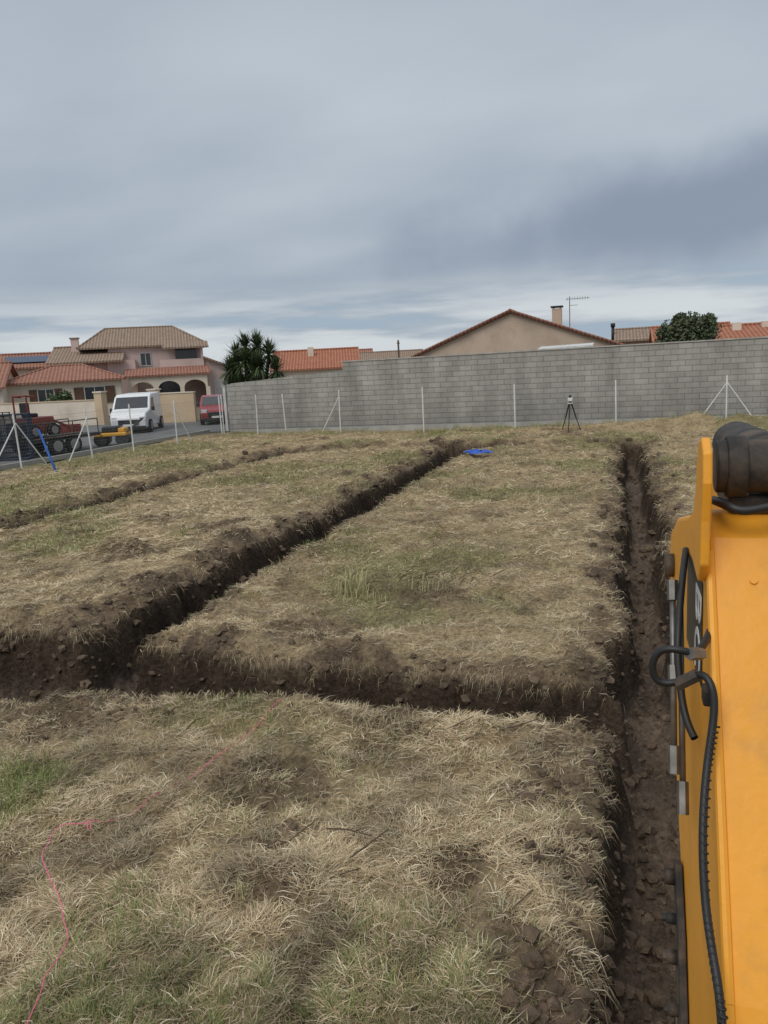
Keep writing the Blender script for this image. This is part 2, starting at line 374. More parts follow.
vs=[(-10.8,30,-.1),(22,30,-.1),(22,30.2,-.1),(-10.8,30.2,-.1),(-10.8,30,2.78),(22,30,2.86),(22,30.2,2.86),(-10.8,30.2,2.78)]
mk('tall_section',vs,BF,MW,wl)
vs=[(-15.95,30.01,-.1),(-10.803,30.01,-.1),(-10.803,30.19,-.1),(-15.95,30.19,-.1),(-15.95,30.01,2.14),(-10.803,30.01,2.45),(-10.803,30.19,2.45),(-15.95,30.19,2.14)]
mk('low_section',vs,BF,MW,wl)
vs=[(-10.84,29.97,2.783),(22.02,29.97,2.863),(22.02,30.23,2.863),(-10.84,30.23,2.783),(-10.84,29.97,2.83),(22.02,29.97,2.91),(22.02,30.23,2.91),(-10.84,30.23,2.83)]
mk('coping',vs,BF,MCop,wl)
box('footing',(-15.9,29.88,-.1),(22,29.95,.16),MCop,wl)
box('wall_return',(-16.15,30.02,-.1),(-15.953,52,2.1),MW,wl)

# ------------------------------------------------------------------ fence
MWh=newmat('white_post',(.78,.78,.76,1),.5,var=.08)
MWi=newmat('galvanised_wire',(.40,.42,.41,1),.5,metal=.3,var=.1)
def fence(name,p,q,posts,H=1.55,struts=()):
    E=empty(name); P=Vector((*p,0));Q=Vector((*q,0));D=(Q-P);Ld=D.length;D.normalize()
    a=Acc();b=Acc()
    for s in posts:
        c0=P+D*s; tl_=Vector((random.gauss(0,.02),random.gauss(0,.02),0)); a.rod(c0+Vector((0,0,-.1)),c0+tl_+Vector((0,0,H+.12+random.gauss(0,.02))),.026,8)
    for s,ds in struts:
        c0=P+D*s; a.rod(c0+Vector((0,0,H*.92)),c0+D*ds+Vector((0,-.03,-.05)),.019,6)
    zz=.04
    while zz<=H+.01:
        b.rod(P+Vector((0,-.03,zz)),Q+Vector((0,-.03,zz)),.0022 if (zz>.06 and zz<H-.06) else .004,3); zz+=.10
    s=0
    while s<Ld:
        c0=P+D*s+Vector((0,-.033,0)); b.rod(c0+Vector((0,0,.03)),c0+Vector((0,0,H)),.0017,3); s+=.06
    a.mk('posts',MWh,E); b.mk('wire_mesh',MWi,E)
fence('wire_fence',(-15.9,29.0),(14,27.7),[0,1.6,2.9,5.3,8.75,12.25,15.8,19.35,22.9,26.4,29.5],1.55,[(5.3,-.85),(19.35,-1.0),(19.35,1.0)])
fence('wire_fence',(-19.4,10),(-15.95,29.0),[1.8,4.6,7.4,9.5,12.3,14.2,16.5,19.25],1.55,[(12.3,-1.0),(9.5,-1.1),(16.5,.9),(9.5,1.0)])
MGp=newmat('gate_post_paint',(.6,.6,.58,1),.6)
gp=empty('gate_post'); box('shaft',(-17.1,31.4,0),(-16.98,31.52,2.0),MGp,gp,.008); box('cap',(-17.13,31.37,2.003),(-16.95,31.55,2.03),MGp,gp)
MBp=newmat('blue_paint',lin(40,85,160),.5,var=.2)
rod('blue_pipe',(-15.9,18.7,.0),(-17.45,20.0,1.15),.035,MBp)

# ------------------------------------------------------------------ laser level on tripod
tr=empty('surveying_tripod',(-1.6,26.9,0))
MDk=newmat('dark_plastic',(.03,.03,.032,1),.5); MWp=newmat('white_plastic',(.7,.7,.68,1),.4)
a_=Acc()
for i in range(3):
    t=i*2.09+.4; a_.rod((.03*math.cos(t),.03*math.sin(t),.98),(.38*math.cos(t),.38*math.sin(t),0),.016,6)
    a_.rod((.05*math.cos(t),.05*math.sin(t),.98),(.2*math.cos(t),.2*math.sin(t),.5),.024,6)
a_.mk('legs',MDk,tr); rod('head_plate',(0,0,.97),(0,0,1.0),.09,MWp,tr); rod('base',(0,0,1.0),(0,0,1.05),.05,MDk,tr)
box('instrument_body',(-.08,-.07,1.05),(.08,.07,1.17),MWp,tr,.02); rod('laser_head',(0,0,1.17),(0,0,1.26),.04,MDk,tr)

# ------------------------------------------------------------------ buildings
def tilemat(name,c1,c2,ax='X'):
    m=bpy.data.materials.new(name); m.use_nodes=True; nt=m.node_tree;N=nt.nodes;L=nt.links
    bs=N['Principled BSDF']; bs.inputs['Roughness'].default_value=.9; bs.inputs['Specular IOR Level'].default_value=.1
    tc=N.new('ShaderNodeTexCoord')
    wv=N.new('ShaderNodeTexWave'); wv.bands_direction=ax; wv.inputs['Scale'].default_value=1.25; wv.inputs['Distortion'].default_value=.4
    L.new(tc.outputs['Object'],wv.inputs['Vector'])
    nz=N.new('ShaderNodeTexNoise'); nz.inputs['Scale'].default_value=2.5; nz.inputs['Detail'].default_value=8; nz.inputs['Roughness'].default_value=.75; L.new(tc.outputs['Object'],nz.inputs['Vector'])
    cr=N.new('ShaderNodeMix'); cr.data_type='RGBA'; cr.inputs[6].default_value=c1; cr.inputs[7].default_value=c2
    r_=N.new('ShaderNodeMapRange'); r_.inputs[1].default_value=.35; r_.inputs[2].default_value=.65; L.new(nz.outputs['Fac'],r_.inputs[0]); L.new(r_.outputs[0],cr.inputs[0])
    mr=N.new('ShaderNodeMapRange'); mr.inputs[3].default_value=.7; mr.inputs[4].default_value=1.1; L.new(wv.outputs['Fac'],mr.inputs[0])
    mx=N.new('ShaderNodeVectorMath'); mx.operation='SCALE'; L.new(cr.outputs[2],mx.inputs[0]); L.new(mr.outputs[0],mx.inputs['Scale'])
    L.new(mx.outputs[0],bs.inputs['Base Color'])
    b=N.new('ShaderNodeBump'); b.inputs['Strength'].default_value=.6; b.inputs['Distance'].default_value=.08; L.new(wv.outputs['Fac'],b.inputs['Height']); L.new(b.outputs[0],bs.inputs['Normal'])
    return m
TR=tilemat('terracotta_tiles',(.31,.135,.095,1),(.39,.22,.165,1))
TRb=tilemat('weathered_tiles',(.26,.19,.14,1),(.38,.285,.22,1))
TRo=tilemat('orange_tiles',(.38,.135,.08,1),(.45,.22,.145,1))
RP=newmat('pink_render',lin(208,186,178),.9,var=.08,scale=.6,dirt=lin(168,146,138),dscale=.5)
RC=newmat('cream_render',lin(222,208,190),.9,var=.06,scale=.6,dirt=lin(180,165,150),dscale=.7)
RB=newmat('beige_render',lin(198,177,158),.92,var=.1,scale=.5,dirt=lin(160,140,125),dscale=.6)
RW=newmat('beige_garden_wall',lin(205,182,152),.92,var=.08,scale=.6,dirt=lin(160,140,118),dscale=.9)
GL=newmat('window_glass',(.03,.035,.045,1),.12,var=.2,spec=.6)
FR=newmat('window_frame',(.6,.58,.55,1),.5)
SH=newmat('shutter_wood',(.12,.07,.045,1),.7)
def slab(name,pts,th,mat,par):
    n=len(pts); vs=list(pts)+[(p[0],p[1],p[2]-th) for p in pts]
    fs=[tuple(range(n)),tuple(range(2*n-1,n-1,-1))]+[(i,n+i,n+(i+1)%n,(i+1)%n) for i in range(n)]
    return mk(name,vs,fs,mat,par)
def window(par,x,z,w,h,y,shut=True):
    box('window_glass',(x-w/2,y-.02,z),(x+w/2,y-.004,z+h),GL,par)
    a=Acc(); 
    for q in ((x-w/2-.06,z-.06,x-w/2-.001,z+h+.06),(x+w/2+.001,z-.06,x+w/2+.06,z+h+.06),(x-w/2,z+h+.001,x+w/2,z+h+.06),(x-w/2,z-.06,x+w/2,z-.001),(x-.025,z+.001,x+.025,z+h-.001)):
        a.box((q[0],y-.06,q[1]),(q[2],y-.003,q[3]))
    a.mk('window_frame',FR,par)
    if shut:
        a=Acc(); a.box((x-w-.07,y-.07,z-.03),(x-w/2-.065,y-.004,z+h+.03)); a.box((x+w/2+.065,y-.07,z-.03),(x+w+.07,y-.004,z+h+.03)); a.mk('shutters',SH,par)
def hip(par,x0,x1,y0,y1,ze,zr,mat,inset=None,ov=.4,insL=None):
    x0-=ov;x1+=ov;y0-=ov;y1+=ov; yc=(y0+y1)/2; ins=(y1-y0)/2 if inset is None else inset
    A,B=(x0+(ins if insL is None else insL),yc,zr),(x1-ins,yc,zr)
    vs=[(x0,y0,ze),(x1,y0,ze),(x1,y1,ze),(x0,y1,ze),A,B]
    vs+=[(v[0],v[1],ze-.14) for v in vs[:4]]
    fs=[(0,1,5,4),(1,2,5),(2,3,4,5),(3,0,4),(0,6,7,1),(1,7,8,2),(2,8,9,3),(3,9,6,0),(9,8,7,6)]
    mk('hip_roof',vs,fs,mat,par)
    a=Acc()
    for p_,q_ in ((A,B),(vs[0],A),(vs[3],A),(vs[1],B),(vs[2],B)): a.rod(p_,q_,.1,6)
    a.mk('ridge_tiles',mat,par)
def gable_x(par,x0,x1,y0,y1,ze,zr,mat,ov=.35,wallmat=None):
    yc=(y0+y1)/2
    slab('roof_front',[(x0-ov,y0-ov,ze),(x1+ov,y0-ov,ze),(x1+ov,yc,zr),(x0-ov,yc,zr)],.15,mat,par)
    slab('roof_back',[(x0-ov,yc+.002,zr),(x1+ov,yc+.002,zr),(x1+ov,y1+ov,ze),(x0-ov,y1+ov,ze)],.15,mat,par)
    a=Acc(); a.rod((x0-ov,yc,zr+.02),(x1+ov,yc,zr+.02),.11,6); a.mk('ridge_tiles',mat,par)
    a=Acc()
    for s in (x0+.02,x1-.02): a.add([(s-.02,y0,ze-.05),(s+.02,y0,ze-.05),(s+.02,y1,ze-.05),(s-.02,y1,ze-.05),(s-.02,yc,zr-.17),(s+.02,yc,zr-.17)],[(0,3,4),(1,5,2),(0,4,5,1),(3,2,5,4),(0,1,2,3)])
    a.mk('gable_ends',wallmat or RC,par)
# two storey house
hb=empty('two_storey_house',(-38.8,57.5,0),math.radians(31))
box('main_walls',(-2.6,1.0,0),(5.2,9,5.35),RP,hb)
hip(hb,-4.6,5.2,1.0,9,5.25,7.0,TRb,inset=2.8,insL=2.0)
mk('gable_wing_walls',[(-6.6,-.4,0),(-2.604,-.4,0),(-2.604,8,0),(-6.6,8,0),(-6.6,-.4,4.4),(-2.604,-.4,4.4),(-2.604,8,4.4),(-6.6,8,4.4)],BF,RP,hb)
gable_x(hb,-6.9,-1.6,-1.4,8.4,4.1,5.45,TRb,wallmat=RP)
box('front_bay',(-2.6,-.9,0),(-.4,.996,4.1),RP,hb)
box('balcony_floor',(1.6,-.6,2.9),(5.2,.996,3.1),RP,hb); box('balcony_parapet',(1.6,-.75,3.1),(5.2,-.603,3.95),RP,hb)
box('balcony_recess_shade',(2.9,.93,3.15),(4.7,.997,4.9),GL,hb); box('balcony_column',(5.0,-.74,3.953),(5.2,-.55,5.0),RP,hb)  # recess is a flat dark panel; its colour stands in for the shade inside
slab('balcony_roof',[(1.9,-1.1,4.95),(5.7,-1.1,4.95),(5.7,1.2,5.45),(1.9,1.2,5.45)],.15,TRb,hb)
window(hb,.4,3.6,.8,1.0,1.0,False); window(hb,-4.4,2.9,.9,1.0,-.4,False)
slab('porch_roof',[(-1.2,-3.3,2.75),(5.6,-3.3,2.75),(5.6,-.76,3.35),(-1.2,-.76,3.35)],.14,TR,hb)
def arcade(par,x0,x1,y,h,nar,mat):
    a=Acc(); W=(x1-x0)/nar; th=.3
    for i in range(nar+1): a.box((x0+i*W-.17,y,0),(x0+i*W+.17,y+th,1.6))
    for i in range(nar):
        cx=x0+(i+.5)*W; R=W/2-.17; m=10
        for k in range(m):
            t0=math.pi*k/m;t1=math.pi*(k+1)/m
            xa,xb=cx-R*math.cos(t0),cx-R*math.cos(t1); za,zb=1.6+R*.7*math.sin(t0),1.6+R*.7*math.sin(t1)
            a.add([(xa,y,za),(xb,y,zb),(xb,y+th,zb),(xa,y+th,za),(xa,y,h),(xb,y,h),(xb,y+th,h),(xa,y+th,h)],BF)
        for s in (-1,1):
            xa=cx+s*R; xb=cx+s*W/2; lo,hi=min(xa,xb),max(xa,xb); a.box((lo,y,1.603),(hi,y+th,h))
    a.mk('arcade',mat,par)
arcade(hb,-.9,5.3,-3.1,2.62,3,RC)
box('porch_back_door',(1.2,.9,.1),(3.1,.996,2.3),GL,hb)
box('side_wing_walls',(5.204,-.5,0),(8.2,7,2.9),RP,hb)
slab('side_wing_roof',[(8.6,-1.0,2.7),(8.6,7.4,2.7),(5.21,7.4,4.1),(5.21,-1.0,4.1)],.15,TRb,hb)
mk('side_wing_gable',[(5.21,-.5,2.9),(8.0,-.5,2.9),(5.21,-.5,3.95),(5.21,-.4,2.9),(8.0,-.4,2.9),(5.21,-.4,3.95)],[(0,1,2),(3,5,4),(0,3,4,1),(1,4,5,2),(2,5,3,0)],RP,hb)
box('garage_door',(5.9,-.53,.05),(7.7,-.503,2.1),FR,hb)
for (cx,cy,z0_,z1_) in ((-5.3,2.2,4.6,6.1),(-1.6,7.5,5.8,6.9)):
    box('chimney',(cx-.3,cy-.3,z0_),(cx+.3,cy+.3,z1_),RP,hb); box('chimney_cap',(cx-.38,cy-.38,z1_+.003),(cx+.38,cy+.38,z1_+.1),TRb,hb)
# low houses on the left
ha=empty('bungalow',(-37.6,45.5,0),math.radians(35))
box('walls',(-3.2,0,0),(4.2,8,2.6),RC,ha); hip(ha,-3.2,4.2,0,8,2.65,3.75,TR,inset=3)
window(ha,2.4,1.0,1.3,1.1,0); window(ha,-.8,1.0,1.0,1.1,0); 
box('wing_walls',(-9,-2.5,0),(-3.204,7,2.5),RC,ha); gable_x(ha,-9,-3.3,-2.5,7,2.45,4.1,TR)
window(ha,-5.2,1.0,1.2,1.1,-2.5)
hd=empty('tiled_house',(-47.5,53,0),math.radians(38))
box('walls',(-7,0,0),(5.3,8,4.0),RC,hd); gable_x(hd,-7,5.3,0,8,3.9,5.1,TR)
MSo=newmat('solar_panel',(.03,.045,.09,1),.2,spec=.6)
slab('solar_panels',[(-1,.8,4.36),(2.4,.8,4.36),(2.4,2.7,4.88),(-1,2.7,4.88)],.03,MSo,hd)
hr=empty('red_roof_house',(-24.0,61,0),math.radians(20))
box('walls',(-3.6,0,0),(2.9,8,2.7),RC,hr); gable_x(hr,-3.8,3.1,0,8,2.6,4.15,TRo)
box('chimney',(-1,2.5,3.4),(-.5,3,4.4),RC,hr)
hx=empty('distant_house',(-27,88,0),.3)
box('walls',(-3,0,0),(5,7,3.2),RP,hx); gable_x(hx,-3,5,0,7,3.1,4.1,TRb); 
hx=empty('distant_house',(-36.5,95,0),.35)
box('walls',(-3,0,0),(6,7,3.4),RC,hx); gable_x(hx,-3,6,0,7,3.3,4.7,TR)
hx=empty('distant_house',(-22.8,90,0),.2)
box('walls',(-3,0,0),(2.6,7,3),RC,hx); gable_x(hx,-3,2.6,0,7,2.9,4.0,TR)
MPo=newmat('pole_wood',(.1,.08,.06,1),.9)
up=empty('utility_pole',(-21.0,75,0)); rod('shaft',(0,0,0),(0,0,4.9),.09,MPo,up); box('crossarm',(-.15,-.05,4.55),(.15,.05,4.65),MPo,up)
# gable house
hc=empty('gable_house',(0,0,0))
mk('walls',[(-12.7,50,0),(-.15,50,0),(-.15,62,0),(-12.7,62,0),(-12.7,50,3.0),(-.15,50,3.0),(-.15,62,3.0),(-12.7,62,3.0),(-6.6,50,5.35),(-6.6,62,5.35)],
   [(0,1,5,8,4),(3,7,9,6,2),(1,2,6,5),(0,4,7,3)],RB,hc)
slab('roof_left',[(-13.1,49.75,2.98),(-6.6,49.75,5.5),(-6.6,62.3,5.5),(-13.1,62.3,2.98)],.12,TR,hc)
slab('roof_right',[(-6.598,49.75,5.5),(.25,49.75,2.98),(.25,62.3,2.98),(-6.598,62.3,5.5)],.12,TR,hc)
a_=Acc(); a_.rod((-13.1,49.72,3.0),(-6.6,49.72,5.52),.07,6); a_.rod((-6.6,49.72,5.52),(.25,49.72,3.0),.07,6); a_.rod((-6.6,49.7,5.53),(-6.6,62.3,5.53),.1,6); a_.mk('verge_tiles',TR,hc)
box('chimney',(-4.2,52,4.2),(-3.6,52.6,5.55),RB,hc); box('chimney_cap',(-4.28,51.92,5.62),(-3.52,52.68,5.72),MDk,hc)
a_=Acc()
for sx_ in (-4.15,-3.72):
    for sy_ in (52.05,52.5): a_.box((sx_,sy_,5.553),(sx_+.07,sy_+.07,5.617))
a_.mk('chimney_cap_posts',RB,hc)
MAn=newmat('aerial_metal',(.25,.25,.26,1),.4,metal=.6)
an=empty('tv_antenna',(-3.1,52.2,0)); a_=Acc(); a_.rod((0,0,4.1),(0,0,6.25),.03,6); a_.rod((-.25,0,6.1),(1.25,0,6.1),.022,5)
for i in range(9): a_.rod((-.15+i*.16,-.3,6.1),(-.15+i*.16,.3,6.1),.014,4); a_.rod((-.15+i*.16,0,5.99),(-.15+i*.16,0,6.21),.014,4)
a_.rod((0,0,5.7),(.5,.1,5.7),.018,5); a_.mk('aerial',MAn,an)
aw=empty('white_canopy'); slab('panel',[(-4.4,44.4,3.0),(-1.4,44.4,3.08),(-1.4,46.6,3.2),(-4.4,46.6,3.15)],.09,MWp,aw)
a_=Acc(); 
for xx in (-4.3,-1.5):
    for yy in (44.5,46.4): a_.box((xx-.04,yy-.04,0),(xx+.04,yy+.04,2.9))
a_.mk('legs',MWp,aw)
# right side houses
h1=empty('brown_roof_house',(0,0,0))
box('walls',(-.1,64,0),(6.2,72,3.6),RB,h1); gable_x(h1,-.1,6.2,64,72,3.5,4.4,TRb)
rod('chimney',(-.55,66.2,3.3),(-.55,66.2,4.6),.12,MDk,h1); rod('chimney_cowl',(-.55,66.2,4.6),(-.55,66.2,4.9),.18,MDk,h1)
h2=empty('orange_roof_house',(0,0,0))
box('walls',(5.2,50,0),(16,58,3.0),RC,h2); gable_x(h2,5.3,16,50,58,2.95,3.85,TRo)
box('chimney',(6.6,52.5,3.3),(7.1,53,4.0),RC,h2); box('chimney',(8.3,53.0,3.3),(8.7,53.4,4.0),RC,h2)
h3=empty('terracotta_house',(0,0,0))
box('walls',(2.6,56,0),(6.9,62,3.3),RC,h3); gable_x(h3,2.4,6.9,56,62,3.2,4.15,TRo)
box('chimney',(5.2,57.5,3.5),(5.7,58,4.4),RC,h3)

# garden walls across the street
gw=empty('garden_wall'); box('panel',(-24.9,38.4,-.05),(-22.75,38.6,1.62),RW,gw); box('cap',(-24.93,38.36,1.623),(-22.72,38.64,1.68),RC,gw)
gw=empty('garden_wall'); box('panel',(-46,38.4,-.05),(-29.1,38.6,1.42),RC,gw); box('cap',(-46,38.36,1.423),(-29.07,38.64,1.48),RW,gw)
for xx in (-28.9,-25.3):
    g=empty('gate_pillar'); box('shaft',(xx-.25,38.2,-.05),(xx+.25,38.7,1.85),RW,g); box('cap',(xx-.3,38.15,1.853),(xx+.3,38.75,1.93),RC,g)
# ------------------------------------------------------------------ foliage
ML=newmat('leaf_dark',(.07,.10,.04,1),.5,var=.6,scale=2.5,spec=.4)
ML2=newmat('leaf_olive',(.08,.10,.052,1),.75,var=.5,scale=2)
def leafcloud(name,lobes,N,size,mat,par,elong=1.6):
    P=[]
    for i in range(N):
        c_,R_=random.choice(lobes); v=Vector((random.gauss(0,1),random.gauss(0,1),random.gauss(0,1))).normalized()*(random.random()**.45)*random.uniform(.75,1.18)
        P.append(Vector(c_)+Vector((v.x*R_[0],v.y*R_[1],v.z*R_[2])))
    vs=[];fs=[]
    for p_ in P:
        u=Vector((random.gauss(0,1),random.gauss(0,1),random.gauss(0,1))).normalized(); w=u.orthogonal().normalized(); s=size*random.uniform(.6,1.4)
        k=len(vs); vs+=[p_-w*s*.5,p_+u*s*elong*.5,p_+w*s*.5,p_-u*s*elong*.5]; fs.append((k,k+1,k+2,k+3))
    return mk(name,vs,fs,mat,par)
def limbs(name,trunks,mat,par):
    a=Acc()
    for p_,q_,r0 in trunks: a.rod(p_,q_,r0,7)
    a.mk(name,mat,par)
t1=empty('olive_tree',(3.5,46,0))
limbs('trunk',[((0,0,0),(0,0,1.6),.16),((0,0,1.5),(-.8,0,2.8),.1),((0,0,1.5),(.7,.2,2.9),.1),((0,0,1.5),(0,-.3,3.2),.1),((-.8,0,2.8),(-1.2,0,3.6),.05),((.7,.2,2.9),(1.1,.2,3.7),.05)],MPo,t1)
leafcloud('crown',[((-.9,0,3.3),(.75,.8,.8)),((0,0,3.8),(.85,.8,.75)),((.9,.1,3.5),(.75,.8,.75)),((.35,0,3.1),(1.1,.9,.7)),((-.35,.2,4.1),(.4,.5,.4)),((1.1,0,4.0),(.35,.5,.35))],6500,.12,ML2,t1)
t2=empty('yucca_palm',(-16.6,33.6,0))
heads=[(-1.25,0,2.6),(-.95,.3,3.35),(-.35,.1,3.75),(.3,0,3.75),(.85,.1,3.35),(1.2,0,2.6),(-.75,-.5,2.75),(-.1,-.6,3.05),(.6,-.5,2.8),(-1.25,.1,1.8),(1.2,-.1,1.8),(-.4,-.7,2.0),(.5,-.7,1.95),(0,.6,3.2),(0,0,2.6)]
limbs('trunk',[((h[0]*.2,h[1]*.2,0),(h[0],h[1],h[2]),.09) for h in heads],MPo,t2)
vs=[];fs=[]
for h in heads:
    for k in range(190):
        th_=random.uniform(0,6.283); el=random.uniform(-.9,1.5); l=random.uniform(.6,.98)
        dv=Vector((math.cos(th_)*math.cos(el),math.sin(th_)*math.cos(el),math.sin(el))); side=dv.cross(Vector((0,0,1))).normalized()*.034
        p_=Vector(h); m_=p_+dv*l*.5; e_=p_+dv*l+Vector((0,0,-.16*l*math.cos(el)))
        b=len(vs); vs+=[p_-side*.6,p_+side*.6,m_+side,m_-side,e_]; fs+=[(b,b+1,b+2,b+3),(b+3,b+2,b+4)]
mk('leaves',vs,fs,ML,t2)
for (X_,Y_,S_) in ((-33.5,40.5,1.0),(-47,48,1.6),(-51,60,2.6)):
    g=empty('garden_shrub',(X_,Y_,0)); limbs('stems',[((0,0,0),(.3*S_,0,1.2*S_),.06),((0,0,0),(-.3*S_,.1,1.3*S_),.06)],MPo,g)
    leafcloud('foliage',[((0,0,1.1*S_),(.9*S_,.7*S_,.8*S_)),((.5*S_,0,1.4*S_),(.5*S_,.5*S_,.6*S_)),((-.5*S_,0,1.2*S_),(.5*S_,.5*S_,.5*S_))],2200,.12*S_**.5,ML,g)

# ------------------------------------------------------------------ vehicles
MTy=newmat('tyre',(.02,.02,.02,1),.85); MRm=newmat('rim',(.35,.35,.36,1),.35,metal=.7)
MVw=newmat('white_car_paint',(.78,.79,.80,1),.3,var=.03,spec=.5); MRd=newmat('red_car_paint',(.30,.04,.045,1),.25,var=.05,spec=.5)
MHl=newmat('headlamp',(.6,.62,.65,1),.1,spec=.8)
def wheel(par,x,y,r,w=.2):
    rod('tyre',(x,y-w/2,r),(x,y+w/2,r),r,MTy,par,24); s=1 if y>0 else -1
    rod('rim',(x,y+s*w*.35,r),(x,y+s*(w/2+.012),r),r*.62,MRm,par,18)
def car(name,loc,rz,side,W,paint,glassq,wheels,R,van=False):
    E=empty(name,loc,rz)
    belt=glassq['belt']
    def hw(x_,z_):
        return W/2*(1-.14*max(0,(z_-belt))/ (.7 if not van else 1.6)) *(1-.10*max(0,(abs(x_-glassq['cx'])-glassq['L']*.36))/(glassq['L']*.14))
    n=len(side); vs=[]
    for s in (-1,1):
        for x_,z_ in side: vs.append((x_,s*hw(x_,z_),z_))
    fs=[tuple(range(n)),tuple(range(2*n-1,n-1,-1))]+[(i,n+i,n+(i+1)%n,(i+1)%n) for i in range(n)]
    o=mk('body',vs,fs,paint,E,bevel=.06); fixn(o)
    for k,qd in enumerate(glassq['sides']):
        for s in (-1,1):
            v4=[(x_,s*(hw(x_,z_)+.008),z_) for x_,z_ in qd]; mk('side_window',v4,[tuple(range(len(v4)))],GL,E)
    for (x0,z0_),(x1,z1_),nm in glassq['screens']:
        dx,dz=x1-x0,z1_-z0_; l=math.hypot(dx,dz); nx_,nz_=dz/l*.012,-dx/l*.012
        if x0<glassq['cx']: nx_,nz_=-abs(nx_),abs(nz_)
        else: nx_,nz_=abs(nx_),abs(nz_)
        h0=hw(x0,z0_)-.1;h1_=hw(x1,z1_)-.1
        mk(nm,[(x0+nx_,-h0,z0_+nz_),(x0+nx_,h0,z0_+nz_),(x1+nx_,h1_,z1_+nz_),(x1+nx_,-h1_,z1_+nz_)],[(0,1,2,3)],GL,E)
    xf=max(p_[0] for p_ in side)
    for s in (-1,1):
        box('headlamp',(xf-.12,s*W*.36-.14,.62),(xf-.02,s*W*.36+.14,.80),MHl,E,.03)
        box('mirror',(glassq['mx']-.06,s*(W/2+.09)-.07,belt),(glassq['mx']+.06,s*(W/2+.09)+.07,belt+.2),MDk,E,.03)
    box('grille',(xf-.07,-W*.26,.42),(xf+.012,W*.26,.66),MDk,E,.02); box('number_plate',(xf+.014,-.26,.36),(xf+.024,.26,.46),MWp,E)
    box('lower_bumper',(xf-.1,-W*.44,.2),(xf+.01,W*.44,.36),MDk,E,.03)
    for x_ in wheels:
        for s in (-1,1): wheel(E,x_,s*(W/2-.09),R)
    return E
van_side=[(-2.0,.25),(2.05,.25),(2.12,.7),(1.95,.98),(1.3,1.12),(.72,1.72),(.4,1.82),(-1.9,1.84),(-2.08,1.6),(-2.1,.6)]
car('white_van',(-22.9,33.2,0),math.radians(-68),van_side,1.8,MVw,dict(belt=1.0,cx=0,L=4.2,mx=1.0,sides=[[(1.1,1.08),(.62,1.6),(.15,1.62),(.15,1.08)]],screens=[((1.26,1.15),(.76,1.68),'windscreen'),((-2.09,1.1),(-2.0,1.65),'rear_window')]),(1.3,-1.35),.31,True)
car_side=[(-1.9,.25),(1.95,.25),(2.0,.6),(1.9,.78),(1.05,.95),(.35,1.42),(-1.1,1.46),(-1.75,1.0),(-1.95,.9)]
car('red_car',(-20.75,37.3,0),math.radians(-62),car_side,1.72,MRd,dict(belt=.92,cx=0,L=3.9,mx=.85,sides=[[(.9,.95),(.28,1.36),(-.3,1.38),(-.3,.95)],[(-.36,.95),(-.36,1.38),(-1.0,1.38),(-1.45,1.0)]],screens=[((1.0,.99),(.4,1.39),'windscreen'),((-1.7,1.05),(-1.15,1.42),'rear_window')]),(1.25,-1.2),.3)
# trailer with machinery beyond the left fence
MFr=newmat('trailer_steel',(.06,.06,.065,1),.5,metal=.4,var=.3); MRe=newmat('machine_red',(.22,.045,.035,1),.5,var=.2,dirt=(.12,.08,.06,1)); MYe=newmat('machine_yellow',(.68,.36,.05,1),.45,var=.1,dirt=(.2,.13,.07,1)); MNv=newmat('navy_steel',(.025,.035,.06,1),.6,var=.4,scale=3)
tl=empty('equipment_trailer',(-20.3,23.6,0),math.radians(80))
a_=Acc(); a_.box((-1.8,-.8,.5),(1.8,-.74,.62));a_.box((-1.8,.74,.5),(1.8,.8,.62)); a_.box((-1.8,-.737,.52),(-1.74,.737,.6)); a_.box((1.74,-.737,.52),(1.8,.737,.6))
a_.rod((1.8,-.6,.55),(3.0,0,.5),.04);a_.rod((1.8,.6,.55),(3.0,0,.5),.04);a_.rod((2.7,0,.5),(2.7,0,0),.03)
for s in (-1,1):
    for x_ in (-1.78,-.6,.6,1.78): a_.rod((x_,s*.78,.6),(x_,s*.78,1.15),.022)
    a_.rod((-1.78,s*.78,1.15),(1.78,s*.78,1.15),.022)
a_.rod((0,-1,.33),(0,1,.33),.04); a_.mk('chassis',MFr,tl); box('deck',(-1.73,-.735,.54),(1.73,.735,.58),SH,tl)
for x_ in (-.38,.38):
    for s in (-1,1): wheel(tl,x_,s*.95,.32,.18)
for s in (-1,1): box('mudguard',(-.78,s*.95-.12,.68),(.78,s*.95+.12,.73),MFr,tl,.02)
a_=Acc(); 
for i in range(9): a_.rod((-1.85-.03*i*.3,-.7,.62+i*.13),(-1.85-.03*i*.3,.7,.62+i*.13),.016,5)
for s in (-.7,-.35,0,.35,.7): a_.rod((-1.85,s,.6),(-1.93,s,1.68),.022,5)
a_.mk('loading_ramp',MFr,tl)
rc=empty('red_loader_machine',(-20.9,23.9,.6),math.radians(80))
box('engine_hood',(-.7,-.4,.15),(.5,.4,.75),MRe,rc,.06); box('counterweight',(-1.0,-.42,.1),(-.7,.42,.6),MDk,rc,.05)
box('seat',(-.45,-.22,.75),(-.05,.22,.9),MDk,rc,.04); box('seat_back',(-.5,-.22,.9),(-.38,.22,1.3),MDk,rc,.04)
a_=Acc(); 
for s in (-.36,.36): a_.rod((-.6,s,.7),(-.6,s,1.55),.035);a_.rod((-.6,s,1.55),(-.25,s,1.5),.035)
a_.rod((-.6,-.36,1.55),(-.6,.36,1.55),.035); a_.mk('roll_bar',MRe,rc)
a_=Acc(); a_.rod((.5,.25,.6),(1.3,.25,.25),.05);a_.rod((.5,-.25,.6),(1.3,-.25,.25),.05);a_.box((1.25,-.5,0),(1.6,.5,.35)); a_.mk('loader_arm_and_bucket',MRe,rc)
